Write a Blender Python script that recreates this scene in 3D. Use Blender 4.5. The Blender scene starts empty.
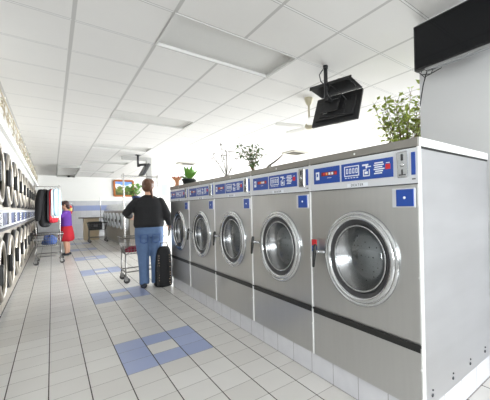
import bpy, bmesh, math, random
from mathutils import Vector, Matrix, Quaternion
from math import sin, cos, pi, radians
random.seed(7)
S = bpy.context.scene
COL = S.collection
EYE = 1.25
CEIL = 2.78

# ------------------------------------------------------------------ materials
def new_mat(name):
    m = bpy.data.materials.new(name); m.use_nodes = True
    nt = m.node_tree
    return m, nt, nt.nodes['Principled BSDF']
def srgb(r, g, b):
    f = lambda c: (c/255/12.92) if c/255 <= .04045 else ((c/255+.055)/1.055)**2.4
    return (f(r), f(g), f(b), 1)
def mat(name, rgb, rough=.5, metal=0., noise=0., scale=20., bump=0., spec=.5, emit=0., coat=0.):
    m, nt, b = new_mat(name)
    c = srgb(*rgb)
    b.inputs['Base Color'].default_value = c
    b.inputs['Roughness'].default_value = rough
    b.inputs['Metallic'].default_value = metal
    b.inputs['Specular IOR Level'].default_value = spec
    if coat: b.inputs['Coat Weight'].default_value = coat
    if emit:
        b.inputs['Emission Color'].default_value = c; b.inputs['Emission Strength'].default_value = emit
    if noise or bump:
        tc = nt.nodes.new('ShaderNodeTexCoord')
        n = nt.nodes.new('ShaderNodeTexNoise'); n.inputs['Scale'].default_value = scale; n.inputs['Detail'].default_value = 4
        nt.links.new(tc.outputs['Object'], n.inputs['Vector'])
        if noise:
            r = nt.nodes.new('ShaderNodeMix'); r.data_type = 'RGBA'
            r.inputs['A'].default_value = tuple(x*(1-noise) for x in c[:3])+(1,)
            r.inputs['B'].default_value = tuple(min(1, x*(1+noise)) for x in c[:3])+(1,)
            nt.links.new(n.outputs['Fac'], r.inputs['Factor']); nt.links.new(r.outputs['Result'], b.inputs['Base Color'])
        if bump:
            bp = nt.nodes.new('ShaderNodeBump'); bp.inputs['Strength'].default_value = bump; bp.inputs['Distance'].default_value = .01
            nt.links.new(n.outputs['Fac'], bp.inputs['Height']); nt.links.new(bp.outputs['Normal'], b.inputs['Normal'])
    return m
class NG:
    """small helper for math node graphs"""
    def __init__(s, nt): s.nt = nt
    def val(s, v, sock):
        if isinstance(v, (int, float)): sock.default_value = v
        else: s.nt.links.new(v, sock)
    def m(s, op, a, b=0., c=0.):
        n = s.nt.nodes.new('ShaderNodeMath'); n.operation = op
        for v, i in zip((a, b, c), n.inputs): s.val(v, i)
        return n.outputs[0]
    def mix(s, f, a, b):
        n = s.nt.nodes.new('ShaderNodeMix'); n.data_type = 'RGBA'
        s.val(f, n.inputs['Factor'])
        for v, k in ((a, 'A'), (b, 'B')):
            if isinstance(v, tuple): n.inputs[k].default_value = v
            else: s.nt.links.new(v, n.inputs[k])
        return n.outputs['Result']
    def pos(s):
        g = s.nt.nodes.new('ShaderNodeNewGeometry'); x = s.nt.nodes.new('ShaderNodeSeparateXYZ')
        s.nt.links.new(g.outputs['Position'], x.inputs[0]); s.p = g.outputs['Position']
        return x.outputs
    def noise(s, scale, vec=None, detail=3):
        n = s.nt.nodes.new('ShaderNodeTexNoise'); n.inputs['Scale'].default_value = scale; n.inputs['Detail'].default_value = detail
        s.nt.links.new(vec or s.p, n.inputs['Vector']); return n.outputs['Fac']

TX, TY, OX, OY = .2245, .226, .41, 2.645
def floor_mat():
    m, nt, b = new_mat('floor_tiles'); g = NG(nt); P = g.pos()
    fx = g.m('DIVIDE', g.m('SUBTRACT', P[0], OX), TX); fy = g.m('DIVIDE', g.m('SUBTRACT', P[1], OY), TY)
    ix = g.m('FLOOR', fx); iy = g.m('FLOOR', fy)
    dx = g.m('MULTIPLY', g.m('SUBTRACT', .5, g.m('ABSOLUTE', g.m('SUBTRACT', g.m('FRACT', fx), .5))), TX)
    dy = g.m('MULTIPLY', g.m('SUBTRACT', .5, g.m('ABSOLUTE', g.m('SUBTRACT', g.m('FRACT', fy), .5))), TY)
    lx = g.m('LESS_THAN', dx, .0034); ly = g.m('LESS_THAN', dy, .0021)
    iw = g.m('WRAP', iy, 10., 0.)
    inx = g.m('MULTIPLY', g.m('GREATER_THAN', ix, -.5), g.m('LESS_THAN', ix, 2.5))
    iny = g.m('MULTIPLY', g.m('LESS_THAN', iw, 2.5), g.m('GREATER_THAN', iy, -.5))
    cen = g.m('MULTIPLY', g.m('COMPARE', ix, 1., .1), g.m('COMPARE', iw, 1., .1))
    blue = g.m('MULTIPLY', g.m('MULTIPLY', inx, iny), g.m('SUBTRACT', 1., cen))
    cx = nt.nodes.new('ShaderNodeCombineXYZ'); nt.links.new(ix, cx.inputs[0]); nt.links.new(iy, cx.inputs[1])
    wn = nt.nodes.new('ShaderNodeTexWhiteNoise'); nt.links.new(cx.outputs[0], wn.inputs['Vector'])
    tile = g.mix(wn.outputs['Value'], srgb(214, 211, 206), srgb(226, 224, 220))
    tile = g.mix(g.m('MULTIPLY', g.noise(6.), .35), tile, srgb(202, 198, 194))
    bl = g.mix(wn.outputs['Value'], srgb(156, 168, 204), srgb(166, 177, 210))
    c = g.mix(blue, tile, bl)
    c = g.mix(g.m('MULTIPLY', ly, .8), c, srgb(120, 112, 106))
    c = g.mix(lx, c, srgb(72, 66, 62))
    nt.links.new(c, b.inputs['Base Color'])
    gr = g.m('MAXIMUM', lx, ly)
    nt.links.new(g.m('ADD', .3, g.m('MULTIPLY', gr, .5)), b.inputs['Roughness'])
    bp = nt.nodes.new('ShaderNodeBump'); bp.inputs['Strength'].default_value = .5; bp.inputs['Distance'].default_value = .002
    nt.links.new(g.m('SUBTRACT', 1., gr), bp.inputs['Height']); nt.links.new(bp.outputs['Normal'], b.inputs['Normal'])
    return m
def plinth_mat():
    m, nt, b = new_mat('plinth_tiles'); g = NG(nt); P = g.pos()
    fy = g.m('DIVIDE', g.m('SUBTRACT', P[1], OY), TY); fx = g.m('DIVIDE', g.m('SUBTRACT', P[0], 1.463), TX)
    dy = g.m('MULTIPLY', g.m('SUBTRACT', .5, g.m('ABSOLUTE', g.m('SUBTRACT', g.m('FRACT', fy), .5))), TY)
    dx = g.m('MULTIPLY', g.m('SUBTRACT', .5, g.m('ABSOLUTE', g.m('SUBTRACT', g.m('FRACT', fx), .5))), TX)
    l = g.m('MAXIMUM', g.m('LESS_THAN', dy, .002), g.m('MULTIPLY', g.m('LESS_THAN', dx, .002), g.m('LESS_THAN', P[1], .86)))
    l = g.m('MAXIMUM', l, g.m('LESS_THAN', P[2], .004))
    c = g.mix(g.noise(9.), srgb(206, 206, 212), srgb(226, 226, 230))
    nt.links.new(g.mix(g.m('MULTIPLY', l, .8), c, srgb(110, 106, 104)), b.inputs['Base Color'])
    b.inputs['Roughness'].default_value = .3
    return m
CX0, CY0, CS = .155, 2.475, .6
def ceiling_mat():
    m, nt, b = new_mat('ceiling_tiles'); g = NG(nt); P = g.pos()
    fx = g.m('DIVIDE', g.m('SUBTRACT', P[0], CX0), .605); fy = g.m('DIVIDE', g.m('SUBTRACT', P[1], CY0), CS)
    d = lambda f: g.m('MULTIPLY', g.m('SUBTRACT', .5, g.m('ABSOLUTE', g.m('SUBTRACT', g.m('FRACT', f), .5))), CS)
    dx, dy = d(fx), d(fy)
    lx = g.m('LESS_THAN', dx, .010); ly = g.m('LESS_THAN', dy, .009)
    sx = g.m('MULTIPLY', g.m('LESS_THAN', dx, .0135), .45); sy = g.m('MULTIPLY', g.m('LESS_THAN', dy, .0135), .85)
    c = g.mix(g.m('MULTIPLY', g.noise(3.), .5), srgb(222, 220, 217), srgb(212, 210, 207))
    c = g.mix(g.m('MULTIPLY', g.noise(160., detail=2), .25), c, srgb(196, 194, 190))
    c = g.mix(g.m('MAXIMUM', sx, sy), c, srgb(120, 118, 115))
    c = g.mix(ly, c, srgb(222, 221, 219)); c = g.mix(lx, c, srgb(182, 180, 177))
    nt.links.new(c, b.inputs['Base Color']); b.inputs['Roughness'].default_value = .85
    bp = nt.nodes.new('ShaderNodeBump'); bp.inputs['Strength'].default_value = .15; bp.inputs['Distance'].default_value = .003
    nt.links.new(g.noise(220., detail=2), bp.inputs['Height']); nt.links.new(bp.outputs['Normal'], b.inputs['Normal'])
    return m
def wainscot_mat():
    m, nt, b = new_mat('wainscot_tiles'); g = NG(nt); P = g.pos()
    fx = g.m('FRACT', g.m('DIVIDE', P[0], .2)); fz = g.m('FRACT', g.m('DIVIDE', P[2], .2))
    e = g.m('MAXIMUM', g.m('LESS_THAN', fx, .03), g.m('LESS_THAN', fz, .03))
    stripe = g.m('MULTIPLY', g.m('GREATER_THAN', P[2], 1.22), g.m('LESS_THAN', P[2], 1.46))
    wn = nt.nodes.new('ShaderNodeTexWhiteNoise'); cx = nt.nodes.new('ShaderNodeCombineXYZ')
    nt.links.new(g.m('FLOOR', g.m('DIVIDE', P[0], .2)), cx.inputs[0]); nt.links.new(g.m('FLOOR', g.m('DIVIDE', P[2], .2)), cx.inputs[2])
    nt.links.new(cx.outputs[0], wn.inputs['Vector'])
    bl = g.mix(wn.outputs['Value'], srgb(122, 134, 174), srgb(138, 150, 186))
    wh = g.mix(wn.outputs['Value'], srgb(176, 177, 180), srgb(188, 188, 191))
    c = g.mix(stripe, wh, bl)
    c = g.mix(g.m('MULTIPLY', e, .4), c, srgb(150, 150, 152))
    nt.links.new(c, b.inputs['Base Color']); b.inputs['Roughness'].default_value = .3
    return m
def steel_mat(name, rgb, rough=.3, stretch=(1, 1, 1), amt=.12, bump=.05, metal=1.):
    m, nt, b = new_mat(name); g = NG(nt)
    tc = nt.nodes.new('ShaderNodeTexCoord'); mp = nt.nodes.new('ShaderNodeMapping'); mp.inputs['Scale'].default_value = stretch
    nt.links.new(tc.outputs['Object'], mp.inputs['Vector'])
    n = g.noise(1., mp.outputs['Vector'], 3)
    big = nt.nodes.new('ShaderNodeTexNoise'); big.inputs['Scale'].default_value = 2.2; nt.links.new(tc.outputs['Object'], big.inputs['Vector'])
    c = srgb(*rgb)
    f = g.m('ADD', g.m('MULTIPLY', n, .6), g.m('MULTIPLY', big.outputs['Fac'], .4))
    nt.links.new(g.mix(f, tuple(x*(1-amt) for x in c[:3])+(1,), tuple(min(1, x*(1+amt)) for x in c[:3])+(1,)), b.inputs['Base Color'])
    b.inputs['Metallic'].default_value = metal
    nt.links.new(g.m('ADD', rough-.06, g.m('MULTIPLY', f, .12)), b.inputs['Roughness'])
    bp = nt.nodes.new('ShaderNodeBump'); bp.inputs['Strength'].default_value = bump; bp.inputs['Distance'].default_value = .004
    nt.links.new(g.m('ADD', g.m('MULTIPLY', n, .3), big.outputs['Fac']), bp.inputs['Height']); nt.links.new(bp.outputs['Normal'], b.inputs['Normal'])
    return m
def glass_mat(name, tint=(210, 215, 215), refl=.5):
    m, nt, b = new_mat(name)
    nt.nodes.remove(b)
    t = nt.nodes.new('ShaderNodeBsdfTransparent'); t.inputs[0].default_value = srgb(*tint)
    gl = nt.nodes.new('ShaderNodeBsdfGlossy'); gl.inputs['Roughness'].default_value = .04
    lw = nt.nodes.new('ShaderNodeFresnel'); lw.inputs[0].default_value = 1.5
    mx = nt.nodes.new('ShaderNodeMixShader')
    g = NG(nt); f = g.m('ADD', g.m('MULTIPLY', lw.outputs[0], refl*2), .02)
    nt.links.new(f, mx.inputs[0]); nt.links.new(t.outputs[0], mx.inputs[1]); nt.links.new(gl.outputs[0], mx.inputs[2])
    nt.links.new(mx.outputs[0], nt.nodes['Material Output'].inputs[0])
    return m
def drum_mat():
    m, nt, b = new_mat('drum_steel'); g = NG(nt)
    tc = nt.nodes.new('ShaderNodeTexCoord'); v = nt.nodes.new('ShaderNodeTexVoronoi'); v.inputs['Scale'].default_value = 34
    v.inputs['Randomness'].default_value = .25
    nt.links.new(tc.outputs['Object'], v.inputs['Vector'])
    h = g.m('LESS_THAN', v.outputs['Distance'], .23)
    nt.links.new(g.mix(h, srgb(176, 177, 180), srgb(70, 70, 72)), b.inputs['Base Color'])
    b.inputs['Metallic'].default_value = .55; b.inputs['Roughness'].default_value = .4
    return m
def picture_mat():
    m, nt, b = new_mat('landscape_picture'); g = NG(nt)
    tc = nt.nodes.new('ShaderNodeTexCoord'); x = nt.nodes.new('ShaderNodeSeparateXYZ'); nt.links.new(tc.outputs['Object'], x.inputs[0])
    n = g.noise(4., tc.outputs['Object']); z = g.m('ADD', x.outputs[2], g.m('MULTIPLY', g.m('SUBTRACT', n, .5), .7))
    c = g.mix(g.m('GREATER_THAN', z, .02), srgb(110, 120, 60), srgb(235, 238, 245))
    c = g.mix(g.m('GREATER_THAN', z, .16), c, srgb(110, 150, 215))
    c = g.mix(g.m('LESS_THAN', z, -.14), c, srgb(70, 80, 40))
    nt.links.new(c, b.inputs['Base Color']); return m
def dotted_mat():
    m, nt, b = new_mat('dotted_black_bag'); g = NG(nt)
    tc = nt.nodes.new('ShaderNodeTexCoord'); v = nt.nodes.new('ShaderNodeTexVoronoi'); v.inputs['Scale'].default_value = 26; v.inputs['Randomness'].default_value = .3
    nt.links.new(tc.outputs['Object'], v.inputs['Vector'])
    h = g.m('LESS_THAN', v.outputs['Distance'], .22)
    nt.links.new(g.mix(h, srgb(20, 19, 20), srgb(165, 140, 120)), b.inputs['Base Color']); b.inputs['Roughness'].default_value = .6
    return m

M = dict(
 floor=floor_mat(), plinth=plinth_mat(), ceil=ceiling_mat(), wains=wainscot_mat(),
 wall=mat('white_wall_paint', (226, 225, 222), .7, noise=.03, scale=3),
 greywall=mat('grey_wall_paint', (206, 206, 206), .65, noise=.02, scale=3),
 white=mat('white_trim', (232, 231, 226), .5), frame=mat('window_frame_white', (225, 225, 225), .4),
 bulk=mat('grey_bulkhead', (178, 177, 174), .6),
 steel=steel_mat('brushed_stainless', (200, 200, 199), .36, (3, 40, 3), .07),
 steelside=steel_mat('brushed_stainless_side', (204, 204, 206), .42, (1.0, 1.0, 6), .2, .3, .85),
 steelcap=steel_mat('dull_steel_cap', (150, 147, 142), .42, (3, 3, 60)),
 steeldry=steel_mat('dryer_stainless', (164, 157, 146), .36, (3, 3, 50)),
 chrome=mat('polished_chrome', (206, 208, 210), .1, 1), chromed=mat('satin_chrome', (178, 180, 182), .25, 1),
 gasket=mat('dark_rubber', (58, 58, 60), .45), drum=drum_mat(), glass=glass_mat('door_glass', (190, 195, 196), .9), dglass=glass_mat('dryer_glass', (70, 68, 66), .6),
 wglass=glass_mat('window_glass', (245, 248, 250), .5),
 console=mat('console_white', (214, 216, 220), .35), blue=mat('panel_blue', (28, 72, 160), .3), navy=mat('panel_navy', (40, 58, 110), .35),
 ink=mat('print_white', (232, 236, 242), .4), red=mat('print_red', (205, 40, 48), .4), dred=mat('display_red', (120, 30, 36), .3),
 amber=mat('display_amber', (235, 150, 80), .3), text=mat('grey_lettering', (70, 72, 76), .5), edge=mat('edge_trim_white', (226, 226, 224), .35),
 black=mat('black_plastic', (22, 22, 23), .4), blk2=mat('matte_black_metal', (30, 30, 31), .55), screen=mat('tv_screen', (9, 11, 15), .06, spec=.3),
 dark=mat('dark_channel', (24, 25, 24), .35), tvback=mat('tv_back_plastic', (34, 34, 35), .5, noise=.1, scale=15),
 vent=mat('vent_beige', (196, 192, 180), .6), vdark=mat('vent_dark', (140, 136, 126), .7), lens=mat('lamp_lens', (206, 205, 202), .8, noise=.03, scale=60, spec=.2),
 cream=mat('cream_paint', (206, 198, 172), .5), wire=mat('cart_wire', (128, 126, 124), .3, .9), cartp=mat('cart_post', (190, 188, 186), .25, .9),
 tyre=mat('caster_rubber', (52, 50, 50), .6), beige=mat('vine_beige', (172, 160, 138), .7, noise=.2, scale=30), cleaf=mat('dry_leaf', (228, 224, 210), .7, noise=.25, scale=30),
 leaf=mat('plant_leaf', (168, 184, 88), .45, noise=.3, scale=12), leaf2=mat('plant_leaf_bright', (110, 160, 70), .4, noise=.25, scale=14), leaf3=mat('plant_leaf_dark', (92, 112, 70), .5, noise=.3, scale=14),
 stem=mat('plant_stem', (122, 108, 76), .7, noise=.15), greystem=mat('grey_twig', (120, 114, 106), .7), pot=mat('terracotta', (158, 96, 66), .7, noise=.1), potd=mat('dark_pot', (40, 48, 46), .4),
 soil=mat('soil', (58, 44, 34), .9, noise=.3, scale=60), wicker=mat('orange_wicker', (214, 150, 110), .6, noise=.2, scale=60),
 skin=mat('skin', (214, 166, 140), .5), hair=mat('brown_hair', (92, 60, 42), .4, noise=.5, scale=45, bump=.4), hair2=mat('dark_hair', (60, 34, 32), .45, noise=.3, scale=45, bump=.3),
 sweater=mat('black_knit', (26, 26, 28), .85, noise=.3, scale=80, bump=.3), jeans=mat('blue_denim', (90, 114, 150), .8, noise=.22, scale=14, bump=.2),
 shoe=mat('dark_shoe', (44, 48, 58), .6), purple=mat('purple_cotton', (112, 62, 168), .8, noise=.1, scale=10), redc=mat('red_cotton', (196, 34, 50), .8, noise=.12, scale=10),
 blackc=mat('black_coat_cloth', (22, 22, 25), .75, noise=.3, scale=10), whitec=mat('white_cotton', (232, 234, 238), .8), ltblue=mat('light_blue_cotton', (170, 204, 222), .8),
 bluec=mat('blue_cotton', (48, 78, 140), .8, noise=.2, scale=10), pinkc=mat('crimson_cloth', (130, 36, 58), .8, noise=.2, scale=10), greyc=mat('grey_cloth', (108, 106, 110), .8),
 eye=mat('eye_dark', (40, 30, 26), .3), lip=mat('lip', (176, 96, 92), .5),
 wood=mat('pale_laminate', (214, 196, 166), .5, noise=.06, scale=6), woodd=mat('dark_laminate', (120, 112, 104), .5), pframe=mat('picture_frame_wood', (160, 92, 40), .45, noise=.15, scale=20),
 picture=picture_mat(), extred=mat('extinguisher_red', (205, 40, 36), .3), yellow=mat('label_yellow', (240, 214, 130), .5), cyan=mat('print_teal', (40, 150, 160), .5), paper=mat('paper_white', (235, 235, 230), .7),
 dot=dotted_mat(), pinkl=mat('pink_trim', (180, 60, 90), .6), greypanel=mat('grey_panel', (164, 170, 180), .4), hang=mat('hanger_steel', (160, 160, 160), .3, .9))

# ------------------------------------------------------------------ mesh builder
class MB:
    def __init__(s): s.bm = bmesh.new(); s.mats = []; s.cur = 0
    def use(s, m):
        if m not in s.mats: s.mats.append(m)
        s.cur = s.mats.index(m); return s
    def _tag(s, faces, smooth):
        for f in faces: f.material_index = s.cur; f.smooth = smooth
    def box(s, c, d, rot=None):
        v = []
        for i in range(8):
            p = Vector(((i & 1)-.5, ((i >> 1) & 1)-.5, ((i >> 2) & 1)-.5)); p = Vector((p.x*d[0], p.y*d[1], p.z*d[2]))
            if rot is not None: p = rot @ p
            v.append(s.bm.verts.new(p+Vector(c)))
        fs = [s.bm.faces.new([v[i] for i in q]) for q in ((0, 2, 3, 1), (4, 5, 7, 6), (0, 1, 5, 4), (2, 6, 7, 3), (0, 4, 6, 2), (1, 3, 7, 5))]
        s._tag(fs, False); return s
    def bb(s, x0, x1, y0, y1, z0, z1): return s.box(((x0+x1)/2, (y0+y1)/2, (z0+z1)/2), (abs(x1-x0), abs(y1-y0), abs(z1-z0)))
    def rings(s, rings, cap=True, smooth=True, closed=True):
        R = [[s.bm.verts.new(p) for p in r] for r in rings]; fs = []
        n = len(R[0])
        for a, b in zip(R, R[1:]):
            for i in range(n if closed else n-1):
                j = (i+1) % n; fs.append(s.bm.faces.new((a[i], a[j], b[j], b[i])))
        s._tag(fs, smooth)
        if cap:
            cs = [s.bm.faces.new(list(reversed(R[0]))), s.bm.faces.new(R[-1])]; s._tag(cs, smooth)
        return s
    def tube(s, pts, r, seg=8, cap=True, round_end=False):
        pts = [Vector(p) for p in pts]; n = len(pts)
        rad = list(r) if isinstance(r, (list, tuple)) else [r]*n
        if round_end:
            d0 = (pts[0]-pts[1]).normalized(); d1 = (pts[-1]-pts[-2]).normalized(); P, Q = [], []
            for a in (80, 55, 28): P.append(pts[0]+d0*rad[0]*sin(radians(a))); Q.append(rad[0]*cos(radians(a)))
            E1 = [(pts[-1]+d1*rad[-1]*sin(radians(a)), rad[-1]*cos(radians(a))) for a in (28, 55, 80)]
            pts = P+pts+[e[0] for e in E1]; rad = Q+rad+[e[1] for e in E1]; n = len(pts)
        rg = []; up = None
        for i, p in enumerate(pts):
            t = (pts[min(i+1, n-1)]-pts[max(i-1, 0)]).normalized()
            if up is None: up = t.orthogonal().normalized()
            u = (up-t*up.dot(t))
            u = u.normalized() if u.length > 1e-5 else t.orthogonal().normalized()
            up = u; w = t.cross(u)
            rg.append([p+(u*cos(2*pi*k/seg)+w*sin(2*pi*k/seg))*rad[i] for k in range(seg)])
        return s.rings(rg, cap)
    def lathe(s, prof, o=(0, 0, 0), axis='z', seg=32, cap=True, close=False):
        o = Vector(o); rg = []
        for r, h in prof:
            ring = []
            for k in range(seg):
                a = 2*pi*k/seg; c, d = r*cos(a), r*sin(a)
                ring.append(o+(Vector((c, d, h)) if axis == 'z' else Vector((h, c, d)) if axis == 'x' else Vector((d, h, c))))
            rg.append(ring)
        if close: rg.append(rg[0]); return s.rings(rg, False)
        return s.rings(rg, cap)
    def ball(s, c, r, seg=12, rot=None):
        r = Vector((r, r, r)) if isinstance(r, (int, float)) else Vector(r)
        rg = []
        for i in range(1, seg):
            a = -pi/2+pi*i/seg; ring = []
            for k in range(seg*2):
                b = pi*k/seg; p = Vector((cos(a)*cos(b)*r.x, cos(a)*sin(b)*r.y, sin(a)*r.z))
                if rot is not None: p = rot @ p
                ring.append(p+Vector(c))
            rg.append(ring)
        return s.rings(rg, True)
    def oval(s, secs, seg=20):
        """closed loft of horizontal ellipses (cx,cy,z,rx,ry)"""
        return s.rings([[Vector((cx+rx*cos(2*pi*k/seg), cy+ry*sin(2*pi*k/seg), z)) for k in range(seg)] for cx, cy, z, rx, ry in secs], True)
    def poly(s, pts, thick):
        """flat outline extruded along vector thick"""
        t = Vector(thick); a = [Vector(p) for p in pts]
        return s.rings([a, [p+t for p in a]], True, False)
    def leaf(s, p, d, n, L, W):
        p = Vector(p); d = Vector(d).normalized(); sd = d.cross(Vector(n)); sd = sd.normalized() if sd.length > 1e-4 else d.orthogonal().normalized()
        nn = sd.cross(d)
        v = [s.bm.verts.new(q) for q in (p, p+d*L*.4+sd*W/2+nn*L*.06, p+d*L, p+d*L*.4-sd*W/2+nn*L*.06, p+d*L*.45-nn*L*.03)]
        s._tag([s.bm.faces.new(q) for q in ((v[0], v[1], v[4]), (v[1], v[2], v[4]), (v[2], v[3], v[4]), (v[3], v[0], v[4]))], True); return s
    def build(s, name, m=None, parent=None, loc=None, bevel=0, sub=0, remesh=0, smooth_it=0, solid=0):
        if m is not None and not s.mats: s.mats = [m]
        bmesh.ops.recalc_face_normals(s.bm, faces=s.bm.faces)
        me = bpy.data.meshes.new(name); s.bm.to_mesh(me); s.bm.free()
        for x in s.mats: me.materials.append(x)
        o = bpy.data.objects.new(name, me); COL.objects.link(o)
        if parent: o.parent = parent
        if loc: o.location = loc
        if remesh:
            r = o.modifiers.new('fuse', 'REMESH'); r.mode = 'VOXEL'; r.voxel_size = remesh; r.use_smooth_shade = True
        if smooth_it:
            r = o.modifiers.new('soft', 'SMOOTH'); r.iterations = smooth_it; r.factor = .5
        if solid:
            r = o.modifiers.new('thick', 'SOLIDIFY'); r.thickness = solid
        if bevel:
            r = o.modifiers.new('bevel', 'BEVEL'); r.width = bevel; r.segments = 2; r.limit_method = 'ANGLE'; r.angle_limit = radians(40)
        if sub:
            r = o.modifiers.new('sub', 'SUBSURF'); r.levels = sub; r.render_levels = sub
        return o
def tag(o, label, cat, group=None):
    o['label'] = label; o['category'] = cat
    if group: o['group'] = group
    return o
def thing(name, label, cat, loc=(0, 0, 0), rz=0, group=None):
    o = bpy.data.objects.new(name, None); COL.objects.link(o); o.empty_display_size = .1
    o.location = loc; o.rotation_euler = (0, 0, rz)
    return tag(o, label, cat, group)
def struct(name, mb, m, bevel=0):
    o = mb.build(name, m, bevel=bevel); o['kind'] = 'structure'; return o
def copy_tree(o, parent=None):
    c = o.copy(); COL.objects.link(c)
    if parent: c.parent = parent
    for ch in o.children: copy_tree(ch, c)
    return c
def text_mesh(txt, size, name, m, parent, matrix, extrude=.0006, spacing=1.):
    cu = bpy.data.curves.new('lettering', 'FONT'); cu.body = txt; cu.size = size; cu.extrude = extrude; cu.align_x = 'CENTER'; cu.align_y = 'CENTER'; cu.space_character = spacing
    t = bpy.data.objects.new('lettering', cu); COL.objects.link(t)
    bpy.context.view_layer.update()
    me = bpy.data.meshes.new_from_object(t.evaluated_get(bpy.context.evaluated_depsgraph_get()))
    bpy.data.objects.remove(t); bpy.data.curves.remove(cu)
    me.transform(matrix); me.materials.clear(); me.materials.append(m)
    o = bpy.data.objects.new(name, me); COL.objects.link(o); o.parent = parent
    return o

# ------------------------------------------------------------------ setting
XW, XB = 1.45, 2.37                     # washer fronts and backs
Y0, PITCH = .829, .8665
BACK, RIGHT, FRONT = 17.4, 10.0, -3.6
struct('floor', MB().bb(-1.6, RIGHT+.2, FRONT-.2, BACK+.2, -.1, 0), M['floor'])
cm = MB(); LX0, LX1 = CX0+.605, CX0+3*.605
cm.bb(-1.6, LX0, FRONT-.2, BACK+.2, CEIL, CEIL+.1).bb(LX1, RIGHT+.2, FRONT-.2, BACK+.2, CEIL, CEIL+.1)
ya = FRONT-.2
for i in range(5):
    cm.bb(LX0, LX1, ya, CY0+CS*5*i, CEIL, CEIL+.1); ya = CY0+CS*(5*i+1)
cm.bb(LX0, LX1, ya, BACK+.2, CEIL, CEIL+.1)
struct('ceiling', cm, M['ceil'])
struct('wall_left', MB().bb(-1.6, -1.45, FRONT, BACK, 0, CEIL), M['wall'])
struct('trim_1', MB().bb(-1.45, 4.2, BACK-.02, BACK, 0, 1.68), M['wains'])
struct('trim_2', MB().bb(-1.45, 4.2, BACK-.035, BACK, 1.68, 1.73), M['white'])
struct('trim_3', MB().bb(1.463, XB, Y0+.012, Y0+5*PITCH-.01, 0, .158), M['plinth'])
struct('wall_partition', MB().bb(2.42, 2.56, FRONT, 1.363, 0, CEIL), M['greywall'])
struct('trim_4', MB().bb(-1.45, -.62, 3.4, BACK, 2.36, CEIL), M['wall'])
struct('trim_5', MB().bb(-1.45, -.425, 3.4, BACK, 2.26, 2.36), M['white'], .004)
def window_wall(name, wins, along, at, thick, lo, hi):
    """wall with rectangular openings; along='y' (x=at) or 'x' (y=at)"""
    mb = MB()
    def slab(a0, a1, z0, z1):
        if a1-a0 < 1e-4 or z1-z0 < 1e-4: return
        if along == 'y': mb.bb(at, at+thick, a0, a1, z0, z1)
        else: mb.bb(a0, a1, at, at+thick, z0, z1)
    a = lo
    for (w0, w1, z0, z1) in wins:
        slab(a, w0, 0, CEIL); slab(w0, w1, 0, z0); slab(w0, w1, z1, CEIL); a = w1
    slab(a, hi, 0, CEIL)
    struct(name, mb, M['wall'])
WIN_R = [(1.8, 4.8, .25, 2.6), (5.2, 8.2, .25, 2.6), (8.6, 11.6, .25, 2.6), (12.0, 16.2, .25, 2.6)]
WIN_F = [(-1.2, .5, .9, 2.7), (.65, 2.3, .9, 2.7)]
window_wall('wall_right', WIN_R, 'y', RIGHT, .15, FRONT, BACK)
WIN_B_ADDED = [(5.4, 7.4, .9, 2.6), (7.6, 9.6, .9, 2.6)]  # made-up back windows, added to brighten the far end
window_wall('wall_back', WIN_B_ADDED, 'x', BACK, .15, -1.45, RIGHT)
window_wall('wall_front', WIN_F, 'x', FRONT-.15, .15, -1.45, RIGHT)
wn = 0
for wins, along in ((WIN_R, 'y'), (WIN_F, 'x'), (WIN_B_ADDED, 'x')):
    for (a0, a1, z0, z1) in wins:
        wn += 1; mb = MB(); gm = MB(); at = RIGHT+.07 if along == 'y' else (BACK+.07 if wins is WIN_B_ADDED else FRONT-.08)
        def bar(p0, p1, q0, q1, d=.06):
            if along == 'y': mb.bb(at-d/2, at+d/2, p0, p1, q0, q1)
            else: mb.bb(p0, p1, at-d/2, at+d/2, q0, q1)
        bar(a0, a1, z0, z0+.06); bar(a0, a1, z1-.06, z1); bar(a0, a0+.06, z0+.06, z1-.06); bar(a1-.06, a1, z0+.06, z1-.06)
        bar((a0+a1)/2-.025, (a0+a1)/2+.025, z0+.06, z1-.06)
        f = struct('window_%d' % wn, mb, M['frame'])
        if along == 'y': gm.bb(at-.003, at+.003, a0+.06, a1-.06, z0+.06, z1-.06)
        else: gm.bb(a0+.06, a1-.06, at-.003, at+.003, z0+.06, z1-.06)
        gm.build('pane', M['wglass'], f)
# grey frame of the opening by the far washers: column and the beam it carries
struct('trim_6', MB().bb(2.19, 2.32, 10.1, 10.24, 0, CEIL-.09), M['bulk'])
struct('trim_7', MB().bb(1.56, 2.32, 10.1, 10.24, CEIL-.09, CEIL), M['bulk'])

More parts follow.
